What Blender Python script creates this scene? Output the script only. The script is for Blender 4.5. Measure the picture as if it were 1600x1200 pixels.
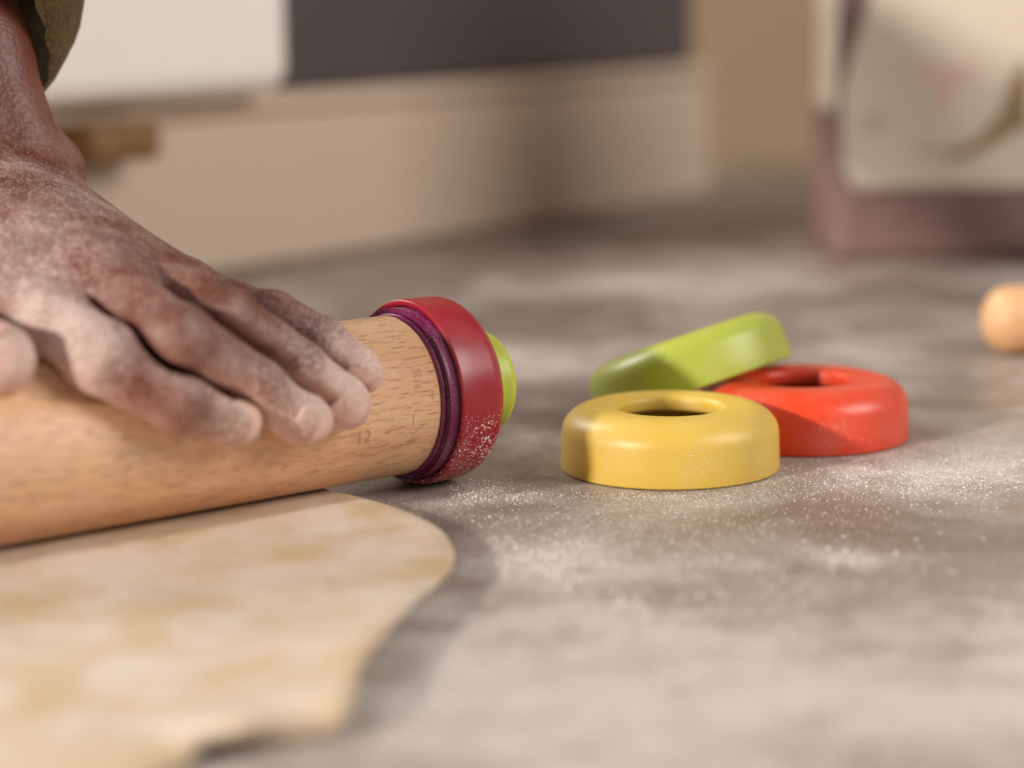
import bpy, bmesh, math, random
import numpy as np
from mathutils import Vector, Matrix, Euler

random.seed(7); RNG = np.random.default_rng(11)
scene = bpy.context.scene
COL = scene.collection
for o in list(bpy.data.objects):
    bpy.data.objects.remove(o)

# ------------------------------------------------------------------ camera
F_PX, PITCH, ROLL, CAM_H = 3500.0, 0.1768, -0.0123, 0.1402
Fv = Vector((0, math.cos(PITCH), -math.sin(PITCH)))
R0 = Vector((1, 0, 0)); U0 = R0.cross(Fv)
Rv = math.cos(ROLL) * R0 + math.sin(ROLL) * U0
Uv = -math.sin(ROLL) * R0 + math.cos(ROLL) * U0
CAM = Vector((0, 0, CAM_H))
cam_data = bpy.data.cameras.new('camera')
cam_data.sensor_fit = 'HORIZONTAL'; cam_data.sensor_width = 36.0
cam_data.lens = F_PX / 1600.0 * 36.0
cam_data.clip_start = 0.02; cam_data.clip_end = 50
cam_data.dof.use_dof = True
cam_data.dof.focus_distance = 0.628
cam_data.dof.aperture_fstop = 4.9
cam_data.dof.aperture_blades = 0
cam = bpy.data.objects.new('camera', cam_data); COL.objects.link(cam)
m = Matrix((Rv, Uv, -Fv)).transposed().to_4x4(); m.translation = CAM
cam.matrix_world = m
scene.camera = cam

# ------------------------------------------------------------------ world, sun, windows, exposure
world = bpy.data.worlds.new('kitchen_ambient'); scene.world = world
world.use_nodes = True
bg = world.node_tree.nodes['Background']
bg.inputs[0].default_value = (1.0, 0.95, 0.91, 1); bg.inputs[1].default_value = 0.27

sun_d = bpy.data.lights.new('sun', 'SUN'); sun_d.energy = 3.9; sun_d.angle = math.radians(2.8)
sun_d.color = (1.0, 0.93, 0.85)
sun = bpy.data.objects.new('sun', sun_d); COL.objects.link(sun)
SUN_DIR = Vector((2.55, 2.2, -1.0)).normalized()
sun.rotation_euler = SUN_DIR.to_track_quat('-Z', 'Y').to_euler()
sun.location = (-2, 0, 2)

def area(name, loc, target, size, energy, color):
    d = bpy.data.lights.new(name, 'AREA'); d.shape = 'RECTANGLE'; d.size, d.size_y = size
    d.energy = energy; d.color = color
    o = bpy.data.objects.new(name, d); COL.objects.link(o); o.location = loc
    o.rotation_euler = (Vector(target) - Vector(loc)).to_track_quat('-Z', 'Y').to_euler()
    return o
area('window_light', (1.75, -0.05, 1.25), (0.0, 1.0, 0.05), (1.2, 1.0), 40, (1.0, 0.96, 0.92))
area('rear_window_light', (-1.0, 1.45, 0.95), (0.0, 0.55, 0.0), (0.6, 0.5), 20, (1.0, 0.95, 0.90))

vs = scene.view_settings
vs.view_transform = 'Standard'; vs.look = 'None'; vs.exposure = -0.2; vs.gamma = 1.0
vs.use_curve_mapping = False

# ------------------------------------------------------------------ helpers
def ray(px, py):
    return (Rv * (px - 800) + Uv * (600 - py)) / F_PX + Fv
def on_z(px, py, z=0.0):
    d = ray(px, py); t = (z - CAM_H) / d.z
    return CAM + d * t
def on_y(px, py, y):
    d = ray(px, py); return CAM + d * (y / d.y)

def srgb(r, g, b):
    f = lambda c: (c / 255 / 12.92) if c / 255 <= 0.04045 else ((c / 255 + 0.055) / 1.055) ** 2.4
    return (f(r), f(g), f(b), 1.0)

def link(o, parent=None):
    COL.objects.link(o)
    if parent is not None:
        o.parent = parent
    return o
def tag(o, label=None, category=None, kind=None, group=None):
    if label: o['label'] = label
    if category: o['category'] = category
    if kind: o['kind'] = kind
    if group: o['group'] = group
    return o
def empty(name, loc=(0, 0, 0), rot=(0, 0, 0)):
    o = bpy.data.objects.new(name, None); o.empty_display_size = 0.02
    o.location = loc; o.rotation_euler = rot
    COL.objects.link(o); return o
def mesh_obj(name, verts, faces, mat, parent=None, smooth=True):
    me = bpy.data.meshes.new(name)
    me.from_pydata([tuple(v) for v in verts], [], [tuple(f) for f in faces])
    me.validate(); me.update()
    if smooth: me.polygons.foreach_set('use_smooth', [True] * len(me.polygons))
    if mat: me.materials.append(mat)
    o = bpy.data.objects.new(name, me)
    return link(o, parent)
def fix_normals(o):
    bm = bmesh.new(); bm.from_mesh(o.data)
    bmesh.ops.recalc_face_normals(bm, faces=bm.faces); bm.to_mesh(o.data); bm.free()
def lathe(name, profile, mat, parent=None, axis='Z', n=128, closed=True):
    """profile: list of (r, h) going round; closed loop or open with poles at r=0"""
    verts, faces = [], []
    k = len(profile)
    for i in range(n):
        a = 2 * math.pi * i / n; c, s = math.cos(a), math.sin(a)
        for r, h in profile:
            verts.append((r * c, r * s, h) if axis == 'Z' else (h, r * c, r * s))
    for i in range(n):
        j = (i + 1) % n
        for q in range(k if closed else k - 1):
            w = (q + 1) % k
            faces.append((i * k + q, j * k + q, j * k + w, i * k + w))
    o = mesh_obj(name, verts, faces, mat, parent)
    bm = bmesh.new(); bm.from_mesh(o.data)
    bmesh.ops.remove_doubles(bm, verts=bm.verts, dist=1e-6)
    bmesh.ops.recalc_face_normals(bm, faces=bm.faces); bm.to_mesh(o.data); bm.free()
    return o
def arc(cx, cy, r, a0, a1, n=8):
    return [(cx + r * math.cos(math.radians(a0 + (a1 - a0) * i / n)),
             cy + r * math.sin(math.radians(a0 + (a1 - a0) * i / n))) for i in range(n + 1)]
def rounded_box(name, size, bevel, mat, parent=None, loc=(0, 0, 0), taper=0.0, seg=3):
    """box standing on z=0 of its own frame"""
    bm = bmesh.new(); bmesh.ops.create_cube(bm, size=1)
    for v in bm.verts:
        v.co.x *= size[0]; v.co.y *= size[1]; v.co.z = (v.co.z + 0.5) * size[2]
        if v.co.z > size[2] / 2: v.co.x *= 1 - taper; v.co.y *= 1 - taper
    bmesh.ops.bevel(bm, geom=list(bm.edges), offset=bevel, segments=seg, profile=0.5, affect='EDGES')
    me = bpy.data.meshes.new(name); bm.to_mesh(me); bm.free()
    me.polygons.foreach_set('use_smooth', [True] * len(me.polygons))
    me.materials.append(mat)
    o = bpy.data.objects.new(name, me); o.location = loc
    md = o.modifiers.new('wn', 'WEIGHTED_NORMAL')
    return link(o, parent)

# ------------------------------------------------------------------ materials
class Mat:
    def __init__(s, name):
        s.m = bpy.data.materials.new(name); s.m.use_nodes = True
        s.t = s.m.node_tree; s.b = s.t.nodes['Principled BSDF']
    def n(s, kind, **kw):
        nd = s.t.nodes.new('ShaderNode' + kind)
        for k, v in kw.items():
            if hasattr(nd, k): setattr(nd, k, v)
            else: nd.inputs[k.replace('_', ' ')].default_value = v
        return nd
    def l(s, a, b): s.t.links.new(a, b)
    def coord(s, out='Object', scale=(1, 1, 1)):
        tc = s.n('TexCoord'); mp = s.n('Mapping'); mp.inputs['Scale'].default_value = scale
        s.l(tc.outputs[out], mp.inputs['Vector']); return mp.outputs[0]
    def noise(s, vec, scale, detail=4, rough=0.55, distortion=0.0):
        nd = s.n('TexNoise'); nd.inputs['Scale'].default_value = scale
        nd.inputs['Detail'].default_value = detail; nd.inputs['Roughness'].default_value = rough
        nd.inputs['Distortion'].default_value = distortion
        s.l(vec, nd.inputs['Vector']); return nd.outputs['Fac']
    def ramp(s, fac, stops, interp='LINEAR'):
        nd = s.n('ValToRGB'); cr = nd.color_ramp; cr.interpolation = interp
        while len(cr.elements) > 1: cr.elements.remove(cr.elements[-1])
        cr.elements[0].position = stops[0][0]; c = stops[0][1]
        cr.elements[0].color = c if isinstance(c, tuple) else (c, c, c, 1)
        for p, c in stops[1:]:
            e = cr.elements.new(p); e.color = c if isinstance(c, tuple) else (c, c, c, 1)
        s.l(fac, nd.inputs[0]); return nd.outputs[0]
    def math(s, op, a, b=None, clamp=False):
        nd = s.n('Math'); nd.operation = op; nd.use_clamp = clamp
        for i, v in enumerate((a, b)):
            if v is None: continue
            if isinstance(v, (int, float)): nd.inputs[i].default_value = v
            else: s.l(v, nd.inputs[i])
        return nd.outputs[0]
    def mix(s, fac, a, b, blend='MIX'):
        nd = s.n('Mix'); nd.data_type = 'RGBA'; nd.blend_type = blend
        for sock, v in ((nd.inputs['Factor'], fac), (nd.inputs[6], a), (nd.inputs[7], b)):
            if isinstance(v, (int, float)): sock.default_value = v
            elif isinstance(v, tuple): sock.default_value = v
            else: s.l(v, sock)
        return nd.outputs[2]
    def bump(s, height, strength=0.3, dist=0.001):
        nd = s.n('Bump'); nd.inputs['Strength'].default_value = strength
        nd.inputs['Distance'].default_value = dist
        s.l(height, nd.inputs['Height']); s.l(nd.outputs[0], s.b.inputs['Normal'])
    def color(s, c):
        if isinstance(c, tuple): s.b.inputs['Base Color'].default_value = c
        else: s.l(c, s.b.inputs['Base Color'])
    def rough(s, r):
        if isinstance(r, (int, float)): s.b.inputs['Roughness'].default_value = r
        else: s.l(r, s.b.inputs['Roughness'])
    def specks(s, vec, scale, thresh, mask=None):
        """small irregular grains of flour"""
        v = s.n('TexVoronoi'); v.inputs['Scale'].default_value = scale; s.l(vec, v.inputs['Vector'])
        rnd = s.n('SeparateColor'); s.l(v.outputs['Color'], rnd.inputs[0])
        size = s.math('MULTIPLY', rnd.outputs[0], thresh)
        if mask is not None: size = s.math('MULTIPLY', size, mask)
        return s.math('LESS_THAN', v.outputs['Distance'], size)

def plain(name, rgb, rough=0.5, noise_amt=0.06, scale=30, spec=0.5, sss=0.0, bump=0.0):
    M = Mat(name); v = M.coord()
    n = M.noise(v, scale)
    c = srgb(*rgb); d = tuple(x * (1 - noise_amt * 2) for x in c[:3]) + (1,)
    M.color(M.mix(n, d, tuple(min(1, x * (1 + noise_amt)) for x in c[:3]) + (1,)))
    M.rough(rough); M.b.inputs['Specular IOR Level'].default_value = spec
    if sss:
        M.b.inputs['Subsurface Weight'].default_value = sss
        M.b.inputs['Subsurface Radius'].default_value = (1, 0.5, 0.25)
        M.b.inputs['Subsurface Scale'].default_value = 0.004
    if bump: M.bump(M.noise(v, scale * 8), bump, 0.0005)
    return M.m

def flour_plastic(name, rgb, rough=0.38, amt=0.5, mask=None, grain=2200, sss=0.15):
    M = Mat(name); v = M.coord()
    c = srgb(*rgb)
    big = M.noise(v, 90, 3)
    cov = M.ramp(big, [(0.35, 0.1), (0.8, 1.0)])
    if mask: cov = mask(M, v, cov)
    sp = M.specks(v, grain, amt, cov)
    sp2 = M.specks(v, grain * 0.55, amt * 0.8, cov)
    fl = M.math('MAXIMUM', sp, sp2)
    film = M.math('MULTIPLY', M.ramp(M.noise(v, 60, 5), [(0.4, 0.0), (0.85, 1.0)]), 0.10)
    col = M.mix(film, c, srgb(235, 225, 212))
    M.color(M.mix(M.math('MULTIPLY', fl, 0.92), col, srgb(240, 230, 222)))
    M.rough(M.math('ADD', M.math('MULTIPLY', fl, 0.4), rough, True))
    M.b.inputs['Subsurface Weight'].default_value = sss
    M.b.inputs['Subsurface Radius'].default_value = (1, 0.6, 0.3)
    M.b.inputs['Subsurface Scale'].default_value = 0.003
    M.bump(fl, 0.4, 0.0003)
    return M.m

# ================================================================== THE SETTING
TABLE_BACK = 1.78
def worktop_material():
    M = Mat('floured_grey_stone')
    v = M.coord()
    base = M.mix(M.ramp(M.noise(v, 9, 6, 0.6), [(0.3, 0.0), (0.75, 1.0)]), srgb(110, 96, 86), srgb(140, 124, 113))
    base = M.mix(M.math('MULTIPLY', M.ramp(M.noise(v, 160, 3), [(0.4, 0.0), (0.7, 1.0)]), 0.25), base, srgb(104, 90, 81))
    # dusted areas: hand-thrown flour, its own shape on the stone
    patch = M.ramp(M.noise(v, 17, 5, 0.62, 0.6), [(0.44, 0.0), (0.68, 1.0)])
    sep = M.n('SeparateXYZ'); M.l(v, sep.inputs[0])
    blobs = None
    def blob(px, py, rx, ry, amp):
        p = on_z(px, py) - Vector((0, (TABLE_BACK - 0.28) / 2, 0))
        dx = M.math('MULTIPLY', M.math('SUBTRACT', sep.outputs[0], p.x), 1 / rx)
        dy = M.math('MULTIPLY', M.math('SUBTRACT', sep.outputs[1], p.y), 1 / ry)
        q = M.math('ADD', M.math('MULTIPLY', dx, dx), M.math('MULTIPLY', dy, dy))
        g = M.math('MULTIPLY', M.math('POWER', 2.718, M.math('MULTIPLY', q, -1.0)), amp)
        return g
    for b in [(850, 880, .022, .03, .6), (1050, 440, .05, .06, .75), (1500, 735, .05, .035, .8),
              (640, 790, .02, .018, .5), (760, 765, .02, .015, .5), (1320, 870, .012, .012, .25),
              (1150, 1140, .16, .07, .55), (760, 1080, .05, .06, .5), (1500, 1010, .10, .06, .5), (900, 960, .06, .04, .35),
              (1330, 540, .05, .06, .55), (780, 555, .05, .06, .45), (720, 470, .07, .06, .3)]:
        g = blob(*b); blobs = g if blobs is None else M.math('ADD', blobs, g)
    cov = M.math('ADD', M.math('MULTIPLY', patch, 0.45), M.math('MULTIPLY', blobs, M.ramp(M.noise(v, 70, 5, 0.6), [(0.25, 0.25), (0.7, 1.0)])), True)
    film = M.math('MULTIPLY', cov, 0.52)
    grains = M.math('MAXIMUM', M.specks(v, 1500, 0.62, M.math('ADD', cov, 0.28, True)), M.specks(v, 3100, 0.6, M.math('ADD', cov, 0.35, True)))
    col = M.mix(film, base, srgb(226, 215, 208))
    col = M.mix(M.math('MULTIPLY', grains, 0.8), col, srgb(240, 234, 229))
    M.color(col)
    M.rough(M.math('ADD', M.math('MULTIPLY', cov, 0.35), 0.34, True))
    M.bump(M.math('ADD', M.math('MULTIPLY', grains, 0.6), M.noise(v, 300, 3)), 0.25, 0.0004)
    return M.m

slab = rounded_box('worktop', (2.6, TABLE_BACK + 0.28, 0.04), 0.003, worktop_material(), loc=(0, (TABLE_BACK - 0.28) / 2, -0.04))
tag(slab, 'grey stone worktop dusted with white flour under everything', 'worktop', kind='structure')

Mw = Mat('warm_beige_paint'); vw = Mw.coord()
Mw.color(Mw.mix(Mw.noise(vw, 3), srgb(120, 100, 76), srgb(134, 112, 88))); Mw.rough(0.7)
wall = rounded_box('wall_back', (2.6, 0.1, 1.6), 0.002, Mw.m, loc=(0, TABLE_BACK + 0.051, -0.04))
tag(wall, 'warm beige brown painted wall behind the worktop', 'wall', kind='structure')

# ================================================================== ROLLING PIN
PIN_C = Vector((-0.0333, 0.6215, 0.0265)); PIN_AZ = 0.6784
PIN_U = Vector((-math.cos(PIN_AZ), -math.sin(PIN_AZ), 0))     # towards the far end, out of frame
R_WOOD, R_COLLAR, R_DISC = 0.0225, 0.0245, 0.0265
PIN_LEN = 0.33

def wood_material(name, light, dark, fleck, flecks=1.0):
    M = Mat(name); v = M.coord()                       # x runs along the grain
    broad = M.noise(M.coord(scale=(3, 60, 60)), 1.0, 4, 0.6, 0.4)
    col = M.mix(M.ramp(broad, [(0.3, 0.0), (0.7, 1.0)]), light, dark)
    fine = M.noise(M.coord(scale=(40, 700, 700)), 1.0, 3)
    col = M.mix(M.math('MULTIPLY', M.ramp(fine, [(0.45, 0.0), (0.75, 1.0)]), 0.35), col, dark)
    rays = M.noise(M.coord(scale=(190, 4200, 4200)), 1.0, 1, 0.4)
    rm = M.ramp(rays, [(0.62, 0.0), (0.68, 1.0)])
    col = M.mix(M.math('MULTIPLY', rm, flecks), col, fleck)
    fl = M.math('MULTIPLY', M.ramp(M.noise(M.coord(scale=(60, 60, 60)), 1.0, 5, 0.7), [(0.58, 0.0), (0.75, 1.0)]), 0.35)
    dust = M.specks(v, 2600, 0.5, M.ramp(M.noise(v, 120, 4), [(0.5, 0.0), (0.7, 1.0)]))
    col = M.mix(fl, col, srgb(232, 214, 196))
    col = M.mix(M.math('MULTIPLY', dust, 0.6), col, srgb(238, 226, 214))
    M.color(col); M.rough(0.45)
    M.bump(M.math('SUBTRACT', fine, rm), 0.15, 0.0003)
    return M.m
M_BEECH = wood_material('beech', srgb(232, 190, 150), srgb(200, 144, 100), srgb(118, 68, 40), 0.9)

pin = empty('rolling_pin', (PIN_C.x, PIN_C.y, 0), (0, 0, math.atan2(-PIN_U.y, -PIN_U.x)))
tag(pin, 'beech rolling pin with a dark red disc on its end, under the hand', 'rolling pin')
# local frame: +x points to the end seen in the photo, wood ends at x = 0, axis at z = R_DISC
def pin_part(o):
    o.location = (0, 0, R_DISC); return o
barrel = pin_part(lathe('barrel', [(0, -PIN_LEN), (R_WOOD - .001, -PIN_LEN), (R_WOOD, -PIN_LEN + .001)] +
    [(R_WOOD, -PIN_LEN + .002 + (PIN_LEN - .003) * i / 12) for i in range(13)] + [(R_WOOD - .0006, 0.0), (0, 0.0)],
    M_BEECH, pin, 'X', 160, closed=False))
def ring_mask(M, v, cov):
    sep = M.n('SeparateXYZ'); M.l(v, sep.inputs[0])
    low = M.ramp(M.math('ADD', M.math('MULTIPLY', sep.outputs[2], -40), 0.35), [(0.35, 0.06), (0.62, 0.85), (1.0, 1.0)])
    return M.math('MULTIPLY', low, M.math('ADD', M.math('MULTIPLY', cov, 0.7), 0.35))
M_RED = flour_plastic('dark_red_plastic', (156, 22, 42), 0.33, 0.72, ring_mask, 1700)
M_PURPLE = flour_plastic('plum_plastic', (120, 28, 78), 0.28, 0.62, lambda M, v, c: M.math('ADD', M.math('MULTIPLY', c, .5), 0.12, True), 2400, 0.05)
M_LIME = plain('lime_plastic', (186, 196, 72), 0.4, 0.03, 40, sss=0.15)

def disc_profile(R, H, hole, t=0.0026, sh=None):
    """hollow cap: open at h = 0, rounded shoulder and a round hole at the top"""
    sh = sh or H * 0.42
    p = [(R - t * .5, 0.0)] + arc(R - .0007, .0007, .0007, -90, 0, 4)
    p += [(R * .998, H * .28), (R * .992, H - sh)]
    p += [(R * .992 - sh * 1.25 * (1 - math.cos(a)), H - sh + sh * math.sin(a)) for a in [math.radians(x) for x in range(8, 91, 9)]]
    hr = hole
    p += [(hr + .0042, H - .0001), (hr + .0024, H - .0003)]
    p += [(hr + .0016 * (1 - math.sin(math.radians(x))), H - .0004 - .0016 * (1 - math.cos(math.radians(x)))) for x in range(10, 91, 16)]
    p += [(hr, H - .0042), (hr + .0006, H - .0050), (hr + .003, H - .0052)]
    p += [(R - sh * .9, H - .0048), (R - t - .002, H - sh - .001), (R - t, H - sh - .003), (R - t, .0004)]
    return p

for side, x0 in ((1, 0.0), (-1, -PIN_LEN)):
    pr = [(.0100, .0002), (R_WOOD + .0003, .0002), (R_WOOD + .0006, .0009)]
    pr += arc(R_COLLAR - .0011, .0013, .0011, 180, 0, 8)
    pr += [(R_COLLAR - .0006, .0027), (R_COLLAR - .0001, .0031), (R_COLLAR - .0001, .012), (.0100, .012)]
    c = pin_part(lathe('collar', [(r, x0 + side * h) for r, h in pr], M_PURPLE, pin, 'X', 160))
    off = .0043
    d = pin_part(lathe('thickness_disc', [(r, x0 + side * (off + h)) for r, h in disc_profile(R_DISC, .0178, .0125, .0018, .0062)], M_RED, pin, 'X', 160))
    kp = [(0.0, .016), (.0118, .016), (.0118, .0222)] + arc(.0140, .0250, .0016, -90, 50, 6) + \
         [(.0146, .0272)] + arc(.0118, .0308, .0032, -25, 90, 7) + [(.007, .0344), (0.0, .0340)]
    k = pin_part(lathe('screw_knob', [(r, x0 + side * h) for r, h in kp], M_LIME, pin, 'X', 96, closed=False))

def wrap_text(body, size, x_loc, phi, name, mat):
    """lettering burnt into the barrel: flat glyphs bent round the cylinder"""
    cu = bpy.data.curves.new('t', 'FONT'); cu.body = body; cu.size = size; cu.align_x = 'CENTER'; cu.align_y = 'CENTER'
    cu.resolution_u = 4
    tmp = bpy.data.objects.new('t', cu); COL.objects.link(tmp)
    dg = bpy.context.evaluated_depsgraph_get()
    me = bpy.data.meshes.new_from_object(tmp.evaluated_get(dg))
    bpy.data.objects.remove(tmp)
    bm = bmesh.new(); bm.from_mesh(me)
    bmesh.ops.triangulate(bm, faces=bm.faces)
    bmesh.ops.subdivide_edges(bm, edges=[e for e in bm.edges if e.calc_length() > size * .15], cuts=2)
    rr = R_WOOD + .00006
    for v in bm.verts:
        a = phi + v.co.y / R_WOOD
        v.co = Vector((x_loc + v.co.x, -rr * math.cos(a), rr * math.sin(a)))
    bm.to_mesh(me); bm.free(); me.materials.clear(); me.materials.append(mat); me.name = name
    o = bpy.data.objects.new(name, me); link(o, pin); pin_part(o); return o
M_BURN = plain('burnt_mark', (176, 128, 88), 0.6, 0.1)
def pin_at(px, py):
    """barrel coordinates (x along, angle round) of a picture point"""
    d = ray(px, py); rel = CAM - PIN_C; ax = -PIN_U
    dp = d - ax * d.dot(ax); rp = rel - ax * rel.dot(ax)
    A = dp.dot(dp); B = 2 * dp.dot(rp); C_ = rp.dot(rp) - R_WOOD ** 2
    t = (-B - math.sqrt(max(B * B - 4 * A * C_, 0))) / (2 * A)
    P = rel + d * t; nrm = Vector((-ax.y, ax.x, 0))
    return P.dot(ax), math.atan2(P.z, -P.dot(nrm))
for body, px, py, sz in (('12', 568, 684, .0052), ('30', 651, 584, .0034), ('|', 646, 655, .0036), ('|', 676, 616, .0030)):
    x_, a_ = pin_at(px, py)
    wrap_text(body, sz, x_, a_, 'engraved_number' if body != '|' else 'engraved_tick', M_BURN)

# ================================================================== LOOSE DISCS
M_YELLOW = flour_plastic('yellow_plastic', (216, 180, 76), 0.42, 0.34, None, 2600, 0.25)
M_ORANGE = flour_plastic('orange_red_plastic', (220, 66, 30), 0.36, 0.30, None, 2600, 0.2)
M_GREEN = flour_plastic('green_plastic', (166, 178, 62), 0.38, 0.30, None, 2600, 0.2)
DISC_H = 0.0186
def loose_disc(mat, R, hole, mw, label, H=DISC_H):
    o = lathe('thickness_disc', disc_profile(R, H, hole), mat)
    o.matrix_world = mw
    return tag(o, label, 'disc', group='loose thickness discs on the worktop')
loose_disc(M_YELLOW, .0320, .0153, Matrix.Translation((.0461, .6433, 0.0001)), 'yellow plastic disc lying flat with a round hole in its top')
loose_disc(M_ORANGE, .0330, .0146, Matrix.Translation((.0902, .6862, 0.0001)), 'orange red plastic disc lying flat behind the yellow one')
G_C = Vector((.0588, .7050, .0120))
ga = Vector((.0616, 0.004, .0198)).normalized(); gb = Vector((0, 1, -.20)); gb = (gb - ga * gb.dot(ga)).normalized()
gn = ga.cross(gb)
gm = Matrix((ga, gb, gn)).transposed().to_4x4(); gm.translation = G_C
loose_disc(M_GREEN, .0325, .0146, gm, 'lime green plastic disc leaning tilted against the orange red one', .0172)

# ================================================================== DOUGH
def dough():
    M = Mat('floured_dough'); v = M.coord()
    col = M.mix(M.noise(v, 25, 4), srgb(200, 172, 130), srgb(206, 182, 146))
    cov = M.ramp(M.noise(v, 38, 6, 0.62, 0.5), [(0.36, 0.0), (0.62, 1.0)])
    col = M.mix(M.math('MULTIPLY', cov, 0.8), col, srgb(224, 210, 200))
    col = M.mix(M.math('MULTIPLY', M.ramp(M.noise(v, 30, 3), [(0.5, 0.0), (0.8, 1.0)]), 0.3), col, srgb(226, 190, 158))
    sp = M.specks(v, 1500, 0.5, cov)
    M.color(M.mix(M.math('MULTIPLY', sp, 0.4), col, srgb(240, 234, 226)))
    M.rough(0.62)
    M.b.inputs['Subsurface Weight'].default_value = 0.3
    M.b.inputs['Subsurface Radius'].default_value = (1, 0.7, 0.4)
    M.b.inputs['Subsurface Scale'].default_value = 0.004
    M.bump(M.noise(v, 220, 4), 0.25, 0.001)
    # outline (picture point, how far the rim is lifted off the stone, mm)
    out = [(470, 742, 0), (515, 769, 0), (560, 779, 0), (632, 801, .3), (684, 825, .8), (708, 854, 1.0), (706, 882, 1.5),
           (686, 906, 2), (655, 931, 2.5), (613, 973, 3), (582, 1010, 3), (562, 1044, 3), (551, 1091, 2.5),
           (537, 1120, 1.5), (512, 1138, .3), (470, 1141, 1.5), (420, 1132, 5), (375, 1134, 5.5), (333, 1146, 3), (298, 1172, 1), (270, 1196, 0)]
    pts = []
    T = .0038
    for px, py, lf in out:
        p = on_z(px, py, lf * .001 + T * .6); pts.append((p.x, p.y, lf * .001))
    pts += [(-.080, .365, .0), (-.14, .345, 0), (-.22, .35, .002), (-.29, .40, 0), (-.32, .47, 0), (-.28, .545, 0), (-.20, .585, 0), (-.12, .6, 0), (-.07, .612, 0)]
    P = np.array(pts)
    # closed Catmull-Rom
    n = len(P); dense = []
    for i in range(n):
        p0, p1, p2, p3 = P[i - 1], P[i], P[(i + 1) % n], P[(i + 2) % n]
        for t in np.linspace(0, 1, 10, endpoint=False):
            dense.append(.5 * ((2 * p1) + (-p0 + p2) * t + (2 * p0 - 5 * p1 + 4 * p2 - p3) * t * t + (-p0 + 3 * p1 - 3 * p2 + p3) * t ** 3))
    D = np.array(dense); D[:, 2] = np.maximum(D[:, 2], 0)
    C = np.array([-.115, .48])
    fr = [0.0, .25, .45, .6, .7, .78, .84, .885, .92, .945, .965, .98, .99, .996, 1.0]
    m = len(D); verts, faces = [], []
    def wav(x, y):
        return .0002 * math.sin(x * 110 + 2 * math.sin(y * 60)) + .00015 * math.sin(y * 150 + x * 80)
    def layer(top):
        base = len(verts)
        for k, f in enumerate(fr):
            for j in range(m):
                x, y = C + (D[j, :2] - C) * f
                lift = D[j, 2] * (max(0, (f - .72) / .28) ** 1.7)
                edge = max(0, (f - .965) / .035); hh = T * .5 * math.sqrt(max(0, 1 - edge ** 2.4)) if edge < 1 else 0
                near = abs((x - PIN_C.x) * (-PIN_U.y) * -1 + (y - PIN_C.y) * (-PIN_U.x) * 1)
                w = wav(x, y) * min(1, near / .03) * (1 - edge * .5)
                z = lift + T * .5 + (hh + (w if top else 0)) * (1 if top else -1)
                verts.append((x, y, max(z, .00005)))
        for k in range(len(fr) - 1):
            for j in range(m):
                q = (j + 1) % m
                f_ = (base + k * m + j, base + (k + 1) * m + j, base + (k + 1) * m + q, base + k * m + q)
                faces.append(f_ if top else f_[::-1])
    layer(True); layer(False)
    o = mesh_obj('dough_sheet', verts, faces, M.m)
    bm = bmesh.new(); bm.from_mesh(o.data)
    bmesh.ops.remove_doubles(bm, verts=bm.verts, dist=1e-5)
    bmesh.ops.recalc_face_normals(bm, faces=bm.faces); bm.to_mesh(o.data); bm.free()
    return tag(o, 'rolled out sheet of pale dough with a wavy edge under the rolling pin', 'dough')
dough()

# ================================================================== HAND AND ARM
mm = 0.001
HJ = {k: np.array(v, float) for k, v in dict(
    W=(-145.0, 641.0, 83.5),
    I0=(-128.4, 570.1, 64.1), I1=(-100.8, 543.2, 51.1), I2=(-82.3, 545.0, 39.7), I3=(-71.4, 553.7, 34.1),
    M0=(-110.5, 577.0, 67.3), M1=(-82.5, 548.8, 54.2), M2=(-65.5, 558.2, 40.6), M3=(-54.6, 565.8, 32.1),
    R0=(-97.7, 591.8, 64.6), R1=(-71.9, 564.1, 56.7), R2=(-55.9, 568.6, 43.9), R3=(-45.1, 575.3, 33.7),
    L0=(-88.5, 607.0, 58.2), L1=(-63.1, 587.5, 53.7), L2=(-49.6, 581.4, 47.7), L3=(-41.3, 584.3, 40.6),
    T0=(-152, 618, 74), T1=(-152, 578, 62), T2=(-140, 549, 53.5), T3=(-124.5, 533, 53)).items()}
FINGERS = dict(I=(9.6, 9.0, 7.8, 7.6), M=(9.4, 8.7, 7.8, 7.7), R=(8.8, 7.8, 7.1, 7.1), L=(7.8, 6.8, 6.2, 5.9), T=(13.0, 11.0, 9.8, 8.8))
def unit(a): return a / np.linalg.norm(a)
radial = unit(HJ['I0'] - HJ['L0'])                        # towards the thumb side
fwd = unit((HJ['M0'] + HJ['R0']) / 2 - HJ['W'])
dorsal = unit(np.cross(radial, fwd)); dorsal *= np.sign(dorsal[2])
ARM_D = unit(np.array([-.35, .30, .89]))

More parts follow.
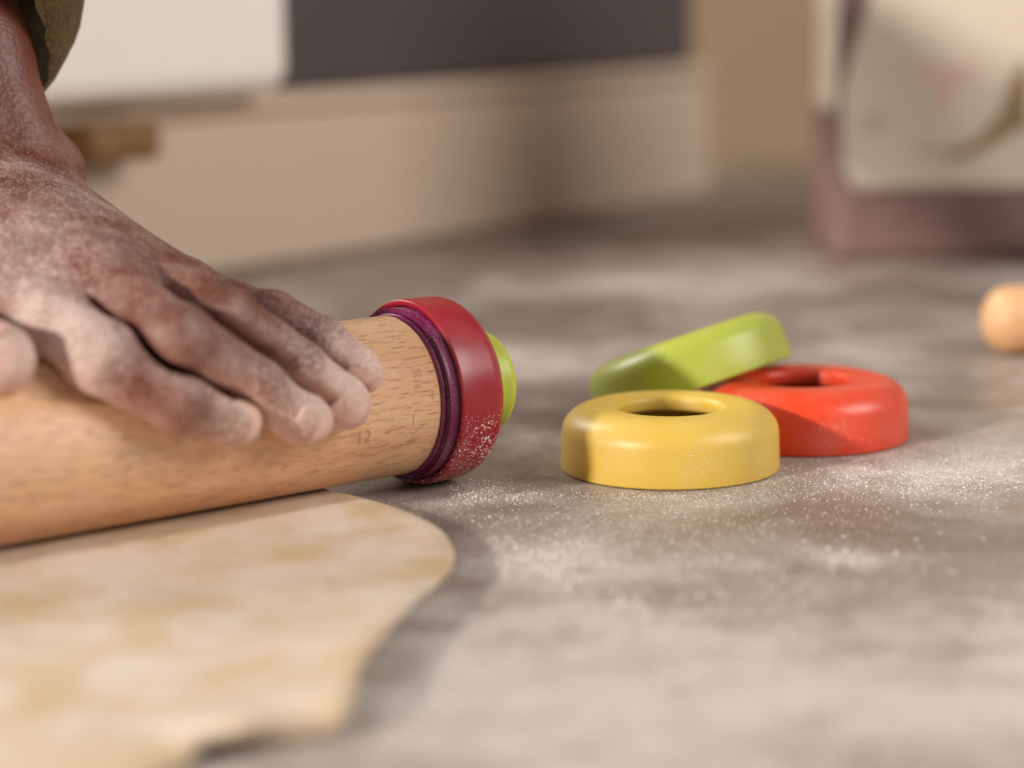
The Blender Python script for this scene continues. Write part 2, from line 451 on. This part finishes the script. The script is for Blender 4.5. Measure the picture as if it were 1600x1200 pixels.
def build_hand_mesh():
    lo = np.array([-222., 512., 8.]); hi = np.array([-22., 706., 196.]); h = 1.0
    nx, ny, nz = [int(round(v)) for v in (hi - lo) / h]
    gx = (lo[0] + h * np.arange(nx)).astype(np.float32); gy = (lo[1] + h * np.arange(ny)).astype(np.float32); gz = (lo[2] + h * np.arange(nz)).astype(np.float32)
    def new(): return np.full((nx, ny, nz), 40.0, np.float32)
    def smin(a, b, k):
        hh = np.clip(.5 + .5 * (b - a) / k, 0, 1)
        return b * (1 - hh) + a * hh - k * hh * (1 - hh)
    def cone(D, a, b, ra, rb, k):
        """add a round-ended tapered limb from a to b"""
        pad = max(ra, rb) + 14
        mn = np.minimum(a, b) - pad; mx = np.maximum(a, b) + pad
        i0 = np.clip(((mn - lo) / h).astype(int), 0, [nx, ny, nz]); i1 = np.clip(((mx - lo) / h).astype(int) + 2, 0, [nx, ny, nz])
        if (i1 <= i0).any(): return
        sl = tuple(slice(p, q) for p, q in zip(i0, i1))
        X = gx[sl[0]][:, None, None]; Y = gy[sl[1]][None, :, None]; Z = gz[sl[2]][None, None, :]
        ab = b - a; L2 = max(float(ab @ ab), 1e-6)
        t = np.clip(((X - a[0]) * ab[0] + (Y - a[1]) * ab[1] + (Z - a[2]) * ab[2]) / L2, 0, 1)
        d = np.sqrt((X - a[0] - t * ab[0]) ** 2 + (Y - a[1] - t * ab[1]) ** 2 + (Z - a[2] - t * ab[2]) ** 2) - (ra + (rb - ra) * t)
        D[sl] = smin(D[sl], d.astype(np.float32), k)
    def ball(D, c, r, k): cone(D, c, c + 1e-3, r, r, k)
    palm = new(); W = HJ['W']
    # metacarpals fan out from the wrist
    for f_, off in (('I', 15), ('M', 5), ('R', -5), ('L', -14)):
        a = W + radial * off * .85 + fwd * 6 - dorsal * (4.0 if f_ in 'RL' else 0); b = HJ[f_ + '0'] - dorsal * 1.0
        cone(palm, a, b, 11.0 if f_ not in 'RL' else 9.5, 9.0 if f_ != 'L' else 7.4, 11)
        a2 = a - dorsal * 8; b2 = b - dorsal * 6 - fwd * 10
        cone(palm, a2, b2, 11, 7.5, 7)
    for a_, b_, rw in (('I', 'M', 7.6), ('M', 'R', 7.2), ('R', 'L', 6.2)):            # flesh between the bones, and the webs
        m0 = (HJ[a_ + '0'] + HJ[b_ + '0']) / 2; mid1 = (HJ[a_ + '0'] * .55 + HJ[a_ + '1'] * .45 + HJ[b_ + '0'] * .55 + HJ[b_ + '1'] * .45) / 2
        cone(palm, W + fwd * 14 + dorsal * .5 + (m0 - W - fwd * ((m0 - W) @ fwd)) * .35, m0 + dorsal * .6, 10.0 if b_ == 'M' else 7.0, rw + 1.2, 10)
        cone(palm, m0 - dorsal * .2, m0 + (mid1 - m0) * .62, rw + .4, rw - 1.2, 5)
    for f_, r in (('I', 8.8), ('M', 8.8), ('R', 8.0), ('L', 7.0)):          # knuckle heads
        ball(palm, HJ[f_ + '0'] + dorsal * 1.4, r, 4)
    for f_ in 'IMR':                                                        # faint tendons
        cone(palm, W + fwd * 24 + dorsal * 8.5 + radial * {'I': 8, 'M': 3, 'R': -2, 'L': -6}[f_], HJ[f_ + '0'] + dorsal * 6.2, 2.0, 2.4, 5)
    cone(palm, W - radial * 12 - dorsal * 6 + fwd * 8, HJ['L0'] - dorsal * 5 - fwd * 12, 13, 9, 8)   # heel, little finger side
    cone(palm, HJ['T0'] - dorsal * 2, HJ['T1'], 15, 11.5, 9)                                         # ball of the thumb
    cone(palm, (HJ['T0'] + HJ['T1']) / 2 + fwd * 4 - radial * 8, HJ['I0'] - fwd * 22 - dorsal * 4, 9, 9, 10)  # web of the thumb
    # forearm: two bones side by side
    br = unit(radial - ARM_D * (radial @ ARM_D))
    for off, r0, r1, o2 in ((14, 14.0, 19, 16), (-9, 13, 17, -9)):
        cone(palm, W + br * off, W + ARM_D * 45 + br * off * 1.0, r0, r0 + 1.0, 8)
        cone(palm, W + ARM_D * 45 + br * off, W + ARM_D * 112 + br * o2, r0 + 1.0, r1, 8)
    ball(palm, W - br * 18 + ARM_D * 3.5 + dorsal * 2, 9.5, 5)                # ulnar head
    parts = []
    for f_, (r0, r1, r2, r3) in FINGERS.items():
        D = new(); p = [HJ[f_ + str(i)] for i in range(4)]
        k = 3.5
        mid = lambda a, b, t=.5: a + (b - a) * t
        up = -unit(np.cross(np.cross(unit(p[1] - p[0]), unit(p[2] - p[1])), p[2] - p[0]) + 1e-9)
        if f_ == 'T': up = unit(dorsal + radial * .5)
        elif up[2] < 0: up = -up
        seq = [(p[0], r0), (mid(p[0], p[1], .55), (r0 + r1) / 2 - 1.1), (p[1] + up * .3, r1), (mid(p[1], p[2]), (r1 + r2) / 2 - .7), (p[2] + up * .2, r2), (p[3], r3)]
        for (a, ra), (b, rb) in zip(seq[:-1], seq[1:]): cone(D, a, b, ra, rb, k)
        tip = p[3] + unit(p[3] - p[2]) * 2.6 - up * .4
        cone(D, p[3] - up * .6, tip, r3 * .98, r3 * .9, 2.5)
        cone(D, mid(p[0], p[1], .3) - up * 2.0, mid(p[0], p[1], .75) - up * 2.0, r0 * .82, r1 * .8, 4)     # pads
        cone(D, mid(p[1], p[2], .3) - up * 1.4, mid(p[1], p[2], .7) - up * 1.4, r1 * .8, r2 * .82, 4)
        parts.append(D)
    fing = parts[0]
    for D in parts[1:]: fing = np.minimum(fing, D)
    for A_, B_ in zip(parts[0:3], parts[1:4]):                                # a narrow gap where neighbours touch
        near = (A_ < 6) & (B_ < 6)
        fing[near] = np.maximum(fing[near], .95 - np.abs(A_[near] - B_[near]) * .5)
    S = smin(palm, fing, 4.0)
    # --- surface nets
    inside = S < 0
    c = np.zeros((nx - 1, ny - 1, nz - 1), np.uint8)
    corners = [(i, j, k) for i in (0, 1) for j in (0, 1) for k in (0, 1)]
    for i, j, k in corners: c += inside[i:nx - 1 + i, j:ny - 1 + j, k:nz - 1 + k]
    act = (c > 0) & (c < 8); I = np.argwhere(act); ids = np.full(act.shape, -1, np.int32); ids[act] = np.arange(len(I))
    pos = np.zeros((len(I), 3)); cnt = np.zeros(len(I))
    for ax in range(3):
        for q in ((0, 0), (0, 1), (1, 0), (1, 1)):
            a = np.zeros(3, int); oth = [z for z in range(3) if z != ax]; a[oth[0]], a[oth[1]] = q
            b = a.copy(); b[ax] = 1
            va = S[tuple((I + a).T)]; vb = S[tuple((I + b).T)]
            cr = (va < 0) != (vb < 0); t = np.where(cr, va / np.where(cr, va - vb, 1), 0)
            pt = a[None].astype(float).repeat(len(I), 0); pt[:, ax] += t
            pos[cr] += pt[cr]; cnt += cr
    V = lo + h * (I + pos / cnt[:, None])
    faces = []
    for ax in range(3):
        o1, o2 = [(1, 2), (2, 0), (0, 1)][ax]
        sl0 = [slice(1, -1)] * 3; sl0[ax] = slice(0, -1); sl1 = [slice(1, -1)] * 3; sl1[ax] = slice(1, None)
        a = inside[tuple(sl0)]; b = inside[tuple(sl1)]
        E_ = np.argwhere(a != b); fl = a[tuple(E_.T)]
        E_ = E_ + 1; E_[:, ax] -= 1
        def cid(d1, d2):
            e = E_.copy(); e[:, o1] -= d1; e[:, o2] -= d2; return ids[tuple(e.T)]
        q = np.stack([cid(1, 1), cid(0, 1), cid(0, 0), cid(1, 0)], 1)
        q[~fl] = q[~fl][:, ::-1]; faces.append(q)
    Fq = np.concatenate(faces)
    # light Laplacian smoothing
    for _ in range(3):
        acc = np.zeros_like(V); n_ = np.zeros(len(V))
        for a, b in ((0, 1), (1, 2), (2, 3), (3, 0)):
            np.add.at(acc, Fq[:, a], V[Fq[:, b]]); np.add.at(n_, Fq[:, a], 1)
        V = V * .5 + .5 * acc / n_[:, None]
    return V, Fq

def skin_material():
    M = Mat('dark_skin_with_flour'); v = M.coord()
    def attr(nm):
        a = M.n('Attribute'); a.attribute_name = nm; return a.outputs['Fac']
    tone = M.noise(v, 60, 4)
    col = M.mix(tone, srgb(92, 46, 35), srgb(126, 68, 51))
    col = M.mix(attr('pale'), col, srgb(196, 138, 118))
    col = M.mix(M.math('MULTIPLY', attr('crease'), M.ramp(M.noise(v, 260, 3), [(0.3, 0.3), (0.65, 1.0)])), col, srgb(62, 36, 30))
    fm = attr('flour')
    pn = M.ramp(M.noise(v, 75, 6, 0.68), [(0.38, 0.0), (0.68, 1.0)])
    film = M.math('MULTIPLY', M.math('MULTIPLY', fm, pn), 0.75, True)
    thick = M.math('MULTIPLY', M.math('SUBTRACT', fm, 0.66, True), M.ramp(M.noise(v, 120, 4), [(0.3, 0.9), (0.7, 1.9)]))
    fine = M.ramp(M.noise(v, 900, 2), [(0.42, 0.0), (0.62, 1.0)])
    film = M.math('MULTIPLY', film, M.math('ADD', M.math('MULTIPLY', fine, 0.45), 0.6), True)
    film = M.math('MAXIMUM', film, M.math('MINIMUM', thick, 0.92))
    grains = M.specks(v, 1500, 0.62, M.math('MULTIPLY', fm, 1.1, True))
    col = M.mix(film, col, srgb(234, 206, 196))
    col = M.mix(M.math('MULTIPLY', grains, 0.6), col, srgb(238, 220, 212))
    M.color(col); M.rough(M.math('ADD', M.math('MULTIPLY', fm, 0.2), 0.45, True))
    M.b.inputs['Subsurface Weight'].default_value = 0.15
    M.b.inputs['Subsurface Radius'].default_value = (1, 0.35, 0.2)
    M.b.inputs['Subsurface Scale'].default_value = 0.003
    wr = M.n('TexVoronoi'); wr.inputs['Scale'].default_value = 700; M.l(v, wr.inputs['Vector'])
    hgt = M.math('ADD', M.math('MULTIPLY', wr.outputs['Distance'], 0.5), M.noise(v, 180, 4))
    hgt = M.math('SUBTRACT', hgt, M.math('MULTIPLY', attr('crease'), M.noise(v, 350, 2)))
    M.bump(hgt, 0.45, 0.0007)
    return M.m

person = empty('person', (0, 0, 0))
tag(person, 'floured dark-skinned hand and forearm in an olive knit sleeve pressing on the rolling pin', 'person')
HV, HF = build_hand_mesh()
M_SKIN = skin_material()
hand = mesh_obj('arm_and_hand', HV * mm, HF.tolist(), M_SKIN, person)
def gauss(c, s): return np.exp(-((HV - c) ** 2).sum(1) / (s * s))
nrm = np.zeros((len(HV), 3), np.float32); hand.data.vertices.foreach_get('normal', nrm.ravel()) if False else None
nn = np.array([v.normal[:] for v in hand.data.vertices])
up_ = np.clip(nn @ dorsal, -1, 1)
flour = .12 + .26 * np.clip(up_, 0, 1)
pale = .55 * np.clip(-up_ - .15, 0, 1)
crease = np.zeros(len(HV))
for f_ in 'IMRLT':
    p = [HJ[f_ + str(i)] for i in range(4)]
    flour += .85 * gauss(p[3], 12) + .18 * gauss(p[2], 14)
    pale += .85 * gauss(p[3] + unit(p[3] - p[2]) * 4, 10)
    if f_ != 'T':
        for j, s in ((1, 6.5), (2, 5.0)):
            d = p[j]; ax = unit(p[j + 1] - p[j - 1])
            al = (HV - d) @ ax; rad = ((HV - d) ** 2).sum(1)
            crease += np.exp(-rad / 150) * np.clip(up_, 0, 1) * (.35 + .65 * np.cos(al * 2.4) ** 4) * (np.abs(al) < s)
flour += 1.2 * gauss(HJ['T3'], 26) + .65 * gauss(HJ['I1'] + radial * 8, 11) + .35 * gauss(HJ['I0'] + np.array([5, 5, 6]), 22)
flour += .35 * gauss(HJ['W'] + fwd * 34 + dorsal * 14, 34)
along = (HV - HJ['W']) @ ARM_D
flour *= np.clip(1 - (along - 8) / 26, .02, 1)
pale *= np.clip(1 - along / 10, 0, 1)
flour *= np.clip(.25 + .95 * (1 - gauss(HJ['W'] - radial * 16 + ARM_D * 4, 20)), 0, 1)
for nm, a in (('flour', flour), ('pale', pale), ('crease', crease)):
    at = hand.data.attributes.new(nm, 'FLOAT', 'POINT'); at.data.foreach_set('value', np.clip(a, 0, 1).astype(np.float32))

M_NAIL = plain('fingernail', (226, 184, 170), 0.3, 0.05, 200, sss=0.1)
for f_, (r0, r1, r2, r3) in FINGERS.items():
    p = [HJ[f_ + str(i)] for i in range(4)]
    ax = unit(p[3] - p[2])
    up = dorsal if f_ != 'T' else unit(dorsal * .8 + radial * .6)
    if f_ != 'T': up = unit(np.cross(np.cross(unit(p[1] - p[0]), ax), ax)); up = up if up @ (p[2] - (p[1] + p[3]) / 2) > 0 else -up
    up = unit(up - ax * (up @ ax)); lat = np.cross(ax, up)
    vs_, fs = [], []; nu, nv = 9, 8
    Ln = r3 * 1.35; r = r3 * 1.015
    for lay in (0, 1):
        for i in range(nv):
            s = i / (nv - 1); wd = math.radians(52) * (1 - .55 * max(0, (s - .75) / .25) ** 2 - .25 * max(0, (.2 - s) / .2) ** 2)
            drop = .9 * max(0, (s - .4)) ** 2 * 2.2
            for j in range(nu):
                a = (j / (nu - 1) * 2 - 1) * wd
                rr = r - lay * .7 - drop
                q = p[3] + ax * (-.45 * Ln + s * Ln) + up * (rr * math.cos(a)) + lat * (rr * math.sin(a) * .96)
                vs_.append(q * mm)
    for i in range(nv - 1):
        for j in range(nu - 1):
            a = i * nu + j; fs.append((a, a + 1, a + nu + 1, a + nu)); b = a + nu * nv; fs.append((b, b + nu, b + nu + 1, b + 1))
    rim = [j for j in range(nu)] + [i * nu + nu - 1 for i in range(1, nv)] + [(nv - 1) * nu + j for j in range(nu - 2, -1, -1)] + [i * nu for i in range(nv - 2, 0, -1)]
    for a, b in zip(rim, rim[1:] + rim[:1]): fs.append((a, b, b + nu * nv, a + nu * nv))
    n_ = mesh_obj('fingernail', vs_, fs, M_NAIL, person); fix_normals(n_)

def sleeve():
    M = Mat('olive_wool_knit'); v = M.coord()
    n1 = M.noise(v, 120, 5, 0.65); n2 = M.noise(v, 700, 3)
    col = M.mix(M.ramp(n1, [(0.3, 0.0), (0.7, 1.0)]), srgb(50, 36, 12), srgb(112, 86, 34))
    M.color(M.mix(M.ramp(n2, [(0.35, 0.0), (0.7, 1.0)]), col, srgb(86, 64, 24))); M.rough(0.95)
    M.b.inputs['Sheen Weight'].default_value = 0.1
    M.bump(M.math('ADD', n1, n2), 0.8, 0.002)
    W = HJ['W']; ex = unit(np.cross(ARM_D, np.array([0, 1., 0]))); ey = np.cross(ARM_D, ex)
    # ex: sideways, ey: roughly towards / away from the viewer
    lean = unit(np.array([-.7, .7, -.1]))                                    # unseen upper arm bends back, shaped to keep its shadow off the bag
    vs_, fs = [], []; nt, ns = 72, 46
    for lay in (0, 1):
        for i in range(ns):
            q = i / (ns - 1)
            for j in range(nt):
                th = 2 * math.pi * j / nt
                dirv = ex * math.cos(th) + ey * math.sin(th)
                side = float(dirv @ unit(np.array([.55, .8, 0])))              # far, little-finger side hangs lower
                s0 = 60 - 32 * side
                s = s0 + q * (250 - s0)
                bulge = 1 - math.exp(-(q * 190) / 14)
                rad = 24 + 9 * (1 - side) + 23 * bulge * (.6 + .5 * side) + 5 * q + 1.3 * math.sin(5 * th + q * 30) * bulge + 0.6 * math.sin(24 * th) * (1 - bulge)
                rad -= lay * 2.4 * (1 if 0 < i else .2)
                vs_.append((W + ARM_D * s + lean * 120 * (max(0, s - 80) / 170) ** 2 + dirv * rad) * mm)
    for lay in (0, 1):
        b0 = lay * nt * ns
        for i in range(ns - 1):
            for j in range(nt):
                k = (j + 1) % nt; f_ = (b0 + i * nt + j, b0 + i * nt + k, b0 + (i + 1) * nt + k, b0 + (i + 1) * nt + j)
                fs.append(f_ if lay == 0 else f_[::-1])
    for i in (0, ns - 1):
        for j in range(nt):
            k = (j + 1) % nt; fs.append((i * nt + j, i * nt + k, nt * ns + i * nt + k, nt * ns + i * nt + j))
    o = mesh_obj('sleeve', vs_, fs, M.m, person); fix_normals(o)
    tag(o, 'olive brown woollen sleeve pushed up the forearm')
sleeve()

# ================================================================== BACKGROUND THINGS ON THE WORKTOP
# long beige storage box, standing at an angle
bl = on_z(470, 411); brt = on_z(1112, 308)
bx = (brt - bl).normalized(); by = Vector((-bx.y, bx.x, 0))       # by points away from the viewer
BOX_H, BOX_L, BOX_D = 0.088, 0.72, 0.20
box_rot = math.atan2(bx.y, bx.x)
bcen = brt - bx * (BOX_L / 2) + by * (BOX_D / 2)
M_BEIGE = plain('beige_lacquer', (206, 184, 164), 0.5, 0.03, 6)
M_CREAM = plain('cream_enamel', (250, 244, 234), 0.4, 0.01, 6)
M_DARK = plain('charcoal_metal', (84, 77, 79), 0.28, 0.08, 8)
M_OAK = wood_material('oak', srgb(142, 104, 60), srgb(122, 86, 46), srgb(96, 62, 30), 0.3)
box = empty('storage_box', (bcen.x, bcen.y, 0), (0, 0, box_rot))
tag(box, 'long low beige storage box with a wooden knob standing at the back', 'box')
rounded_box('body', (BOX_L, BOX_D, BOX_H - .010), .006, M_BEIGE, box)
rounded_box('lid', (BOX_L + .002, BOX_D + .004, .010), .003, M_BEIGE, box, (0, 0, BOX_H - .010))
kb = rounded_box('knob', (.045, .030, .017), .005, M_OAK, box, (-.193, -BOX_D / 2 - .012, .063))

def local_on_box(xl, yl, z): return Vector((bcen.x, bcen.y, 0)) + bx * xl + by * yl + Vector((0, 0, z))
# charcoal tin on the box
tin = empty('baking_tin', local_on_box(.150, -.016, BOX_H + .0003), (0, 0, box_rot))
tag(tin, 'dark charcoal metal tin standing on the long beige box', 'tin')
rounded_box('body', (.408, .150, .090), .006, M_DARK, tin)
rounded_box('rim', (.412, .158, .008), .003, M_DARK, tin, (0, 0, .084))
# cream canister block, its front overhanging the box
cr_c = local_on_box(-.196, -.045, BOX_H + .0003)
cream = empty('bread_bin', cr_c, (0, 0, box_rot))
tag(cream, 'bright cream rounded bread bin standing on the left of the beige box', 'bread bin')
rounded_box('body', (.24, .16, .12), .014, M_CREAM, cream, seg=5)
rounded_box('lid', (.244, .164, .016), .006, M_OAK, cream, (0, 0, .119))

# flour bag
def flour_bag():
    base = on_z(1303, 410)
    YB = base.y
    W_, D_, H_ = .150, .085, .235
    root = empty('flour_bag', (base.x + W_ / 2, YB + D_ / 2, 0))
    tag(root, 'paper flour bag with cream label and mauve base at the back', 'flour bag')
    M = Mat('mauve_paper'); v = M.coord()
    M.color(M.mix(M.noise(v, 30, 4), srgb(108, 82, 76), srgb(132, 104, 98))); M.rough(0.45)
    M.bump(M.noise(v, 45, 3, 0.5, 0.4), 0.6, 0.006)
    ML = plain('cream_paper', (206, 192, 174), 0.55, 0.04, 12, bump=.1)
    MP = plain('pink_print', (222, 176, 166), 0.6, 0.02); MO = plain('olive_brown', (140, 114, 80), 0.6, 0.03); MG = plain('grey_print', (184, 172, 154), 0.6, 0.03)
    def front(x, z):            # bulge of the paper front, local y
        bx_ = 1 - (2 * x / W_) ** 2; bz = math.sin(math.pi * min(1, max(0, z / H_)) ** .8)
        return -D_ / 2 - .007 * bx_ * bz - .0012 * math.sin(x * 90 + z * 40)
    def side_in(z): return .004 * math.sin(math.pi * z / H_) - .010 * max(0, z / H_ - .25)
    n, mz = 24, 30; verts, faces = [], []
    for k in range(mz + 1):
        z = H_ * k / mz; sh = 1 - .03 * (k / mz)
        ring = []
        for i in range(n + 1): x = (-W_ / 2 + W_ * i / n); ring.append((x * sh, front(x, z), z))
        for i in range(1, 13):
            y = -D_ / 2 + D_ * i / 13; g = .006 * math.sin(math.pi * i / 13) * (k / mz) ** .6
            ring.append((W_ / 2 * sh - g, y, z))
        for i in range(n + 1): x = (W_ / 2 - W_ * i / n); ring.append((x * sh, -front(x, z), z))
        for i in range(1, 13):
            y = D_ / 2 - D_ * i / 13; g = .006 * math.sin(math.pi * i / 13) * (k / mz) ** .6
            ring.append((-W_ / 2 * sh + g, y, z))
        verts += ring; m_ = len(ring)
    for k in range(mz):
        for j in range(m_):
            q = (j + 1) % m_; faces.append((k * m_ + j, k * m_ + q, (k + 1) * m_ + q, (k + 1) * m_ + j))
    faces.append(tuple(range(m_))[::-1]); faces.append(tuple(mz * m_ + j for j in range(m_)))
    b = mesh_obj('body', verts, faces, M.m, root); fix_normals(b)
    rounded_box('folded_top', (W_ * .96, .022, .03), .004, M.m, root, (0, 0, H_ - .002))
    def sheet(name, poly_fn, mat, off, nu=24, nv=24):
        """patch following the bag front; poly_fn(u, v) -> (x, z)"""
        vs_, fs = [], []
        for lay in (0, 1):
            for i in range(nv + 1):
                for j in range(nu + 1):
                    x, z = poly_fn(j / nu, i / nv); vs_.append((x, front(x, z) - off + lay * .0006, z))
        for lay in (0, 1):
            b0 = lay * (nu + 1) * (nv + 1)
            for i in range(nv):
                for j in range(nu):
                    a = b0 + i * (nu + 1) + j; f_ = (a, a + 1, a + nu + 2, a + nu + 1); fs.append(f_ if lay == 0 else f_[::-1])
        return mesh_obj(name, vs_, fs, mat, root)
    def loc(px, py):
        p = on_y(px, py, YB - .004); return p.x - root.location.x, p.z
    z0 = loc(1450, 292)[1]
    xl0, xl1, xl2 = loc(1317, 280)[0], loc(1317, 140)[0], loc(1360, 0)[0]
    z1, z2 = loc(1317, 140)[1], loc(1360, 0)[1]
    def lab(u_, v_):
        z = z0 + (H_ - .01 - z0) * v_
        xl = xl0 + (xl1 - xl0) * min(1, max(0, (z - z0) / (z1 - z0))) if z < z1 else xl1 + (xl2 - xl1) * min(1, (z - z1) / (z2 - z1))
        xl += .006 * max(0, 1 - v_ * 14) ** 2
        return xl + (W_ / 2 - .008 - xl) * u_, z
    sheet('front_label', lab, ML, .0006, 30, 40)
    def quad(pts, name, mat, nu=10, nv=8):
        up_, dn = pts
        def f(u_, v_):
            def at(l, t):
                k = t * (len(l) - 1); i = min(int(k), len(l) - 2); a, b_ = l[i], l[i + 1]; w = k - i
                return a[0] + (b_[0] - a[0]) * w, a[1] + (b_[1] - a[1]) * w
            a = at(dn, u_); b_ = at(up_, u_)
            return loc(a[0] + (b_[0] - a[0]) * v_, a[1] + (b_[1] - a[1]) * v_)
        return sheet(name, f, mat, .0011, nu, nv)
    quad(([(1478, 243), (1530, 212), (1565, 170), (1580, 118), (1605, 88)], [(1482, 250), (1520, 240), (1550, 226), (1580, 210), (1605, 196)]), 'olive_swoosh', MO, 24, 8)  # olive-brown wedge rising to the right across the label
    for x0, x1, y in ((1430, 1458, 98), (1464, 1490, 100), (1496, 1528, 101), (1434, 1470, 114), (1476, 1520, 116), (1462, 1494, 130), (1466, 1486, 146), (1458, 1478, 160)):
        quad(([(x0, y), (x1, y)], [(x0, y + 9), (x1, y + 9)]), 'printed_line', MP, 2, 1)
    quad(([(1350, 182), (1369, 172), (1388, 182)], [(1350, 200), (1369, 210), (1388, 200)]), 'printed_seal', MG, 8, 4)
    quad(([(1438, 226), (1488, 226)], [(1438, 238), (1488, 238)]), 'printed_line', MG, 4, 1)
    # cream side gusset print, upper half
    vs_, fs = [], []
    for i in range(13):
        z = .075 + (H_ - .085) * i / 12
        for j in range(7):
            t = .06 + .88 * j / 6; y = -D_ / 2 + D_ * t; k = z / H_
            g = .006 * math.sin(math.pi * t) * k ** .6
            vs_.append((-W_ / 2 * (1 - .03 * k) + g - .0007, y, z))
    for i in range(12):
        for j in range(6): a = i * 7 + j; fs.append((a, a + 1, a + 8, a + 7))
    mesh_obj('side_label', vs_, fs, ML, root)
flour_bag()

# second, small wooden pin at the right
def dowel():
    M = wood_material('pale_beech', srgb(226, 180, 132), srgb(208, 156, 108), srgb(150, 96, 60), 0.3)
    r = .0128; a = on_z(1553, 556)
    root_rot = math.radians(8)
    L = .26
    pr = [(0, 0)] + [(r * math.sin(math.radians(x)) ** .8, .010 * (1 - math.cos(math.radians(x)))) for x in range(10, 91, 10)]
    pr += [(r, L * k / 8) for k in range(1, 8)]
    pr += [(r * math.cos(math.radians(x)) ** .8 if x < 90 else 0, L - .010 + .010 * math.sin(math.radians(x))) for x in range(0, 91, 10)]
    o = lathe('wooden_dowel', pr, M, None, 'X', 64, closed=False)
    o.location = (a.x - .003, a.y + .004, r + .0001); o.rotation_euler = (0, 0, root_rot)
    tag(o, 'pale wooden dowel with a rounded end lying by the flour bag', 'dowel')
dowel()

# ================================================================== FLOUR GRAINS LYING ON THE STONE
def flour_grains():
    M = plain('flour', (244, 238, 230), 0.9, 0.03, 400)
    spots = [(850, 880, 60, 26, 260, .5), (640, 790, 55, 14, 900, .24), (760, 770, 70, 14, 900, .24), (1040, 775, 170, 8, 1500, .18),
             (1330, 750, 220, 45, 1400, .24), (1500, 740, 160, 40, 700, .3), (1318, 868, 60, 18, 40, .6), (1060, 830, 300, 45, 1500, .24),
             (1200, 930, 330, 70, 220, .5), (1000, 950, 150, 50, 60, .7), (1210, 735, 22, 8, 260, .2), (1050, 445, 110, 25, 200, .7), (800, 830, 90, 40, 300, .3)]
    V, Fc = [], []
    dirs = np.array([(1, 0, 0), (-1, 0, 0), (0, 1, 0), (0, -1, 0), (0, 0, 1), (0, 0, -1)], float)
    tri = [(0, 2, 4), (2, 1, 4), (1, 3, 4), (3, 0, 4), (2, 0, 5), (1, 2, 5), (3, 1, 5), (0, 3, 5)]
    yc, oc, pc = Vector((.0451, .6433, 0)), Vector((.0902, .6862, 0)), PIN_C
    for px, py, sx, sy, n, size in spots:
        for _ in range(n):
            p = on_z(px + RNG.normal() * sx * .6, py + RNG.normal() * sy * .6)
            if (Vector((p.x, p.y, 0)) - yc).length < .0331 or (Vector((p.x, p.y, 0)) - oc).length < .0333: continue
            if p.y < .62 and p.x < (.03 - .20 * abs(p.y - .545) if p.y > .545 else .0): 
                if px < 900 and p.x < -.018: continue
            s = size * .001 * (0.3 + RNG.random() ** 2 * 1.1)
            sc = s * (0.6 + .8 * RNG.random((6, 1)))
            q = dirs * sc * np.array([1, 1, .55]); b = len(V)
            for d in q: V.append((p.x + d[0], p.y + d[1], max(0.00001, s * .3 + d[2])))
            Fc += [tuple(b + i for i in t) for t in tri]
    o = mesh_obj('flour_dust', V, Fc, M)
    tag(o, 'loose grains of white flour scattered over the grey worktop', 'flour', kind='stuff')
flour_grains()
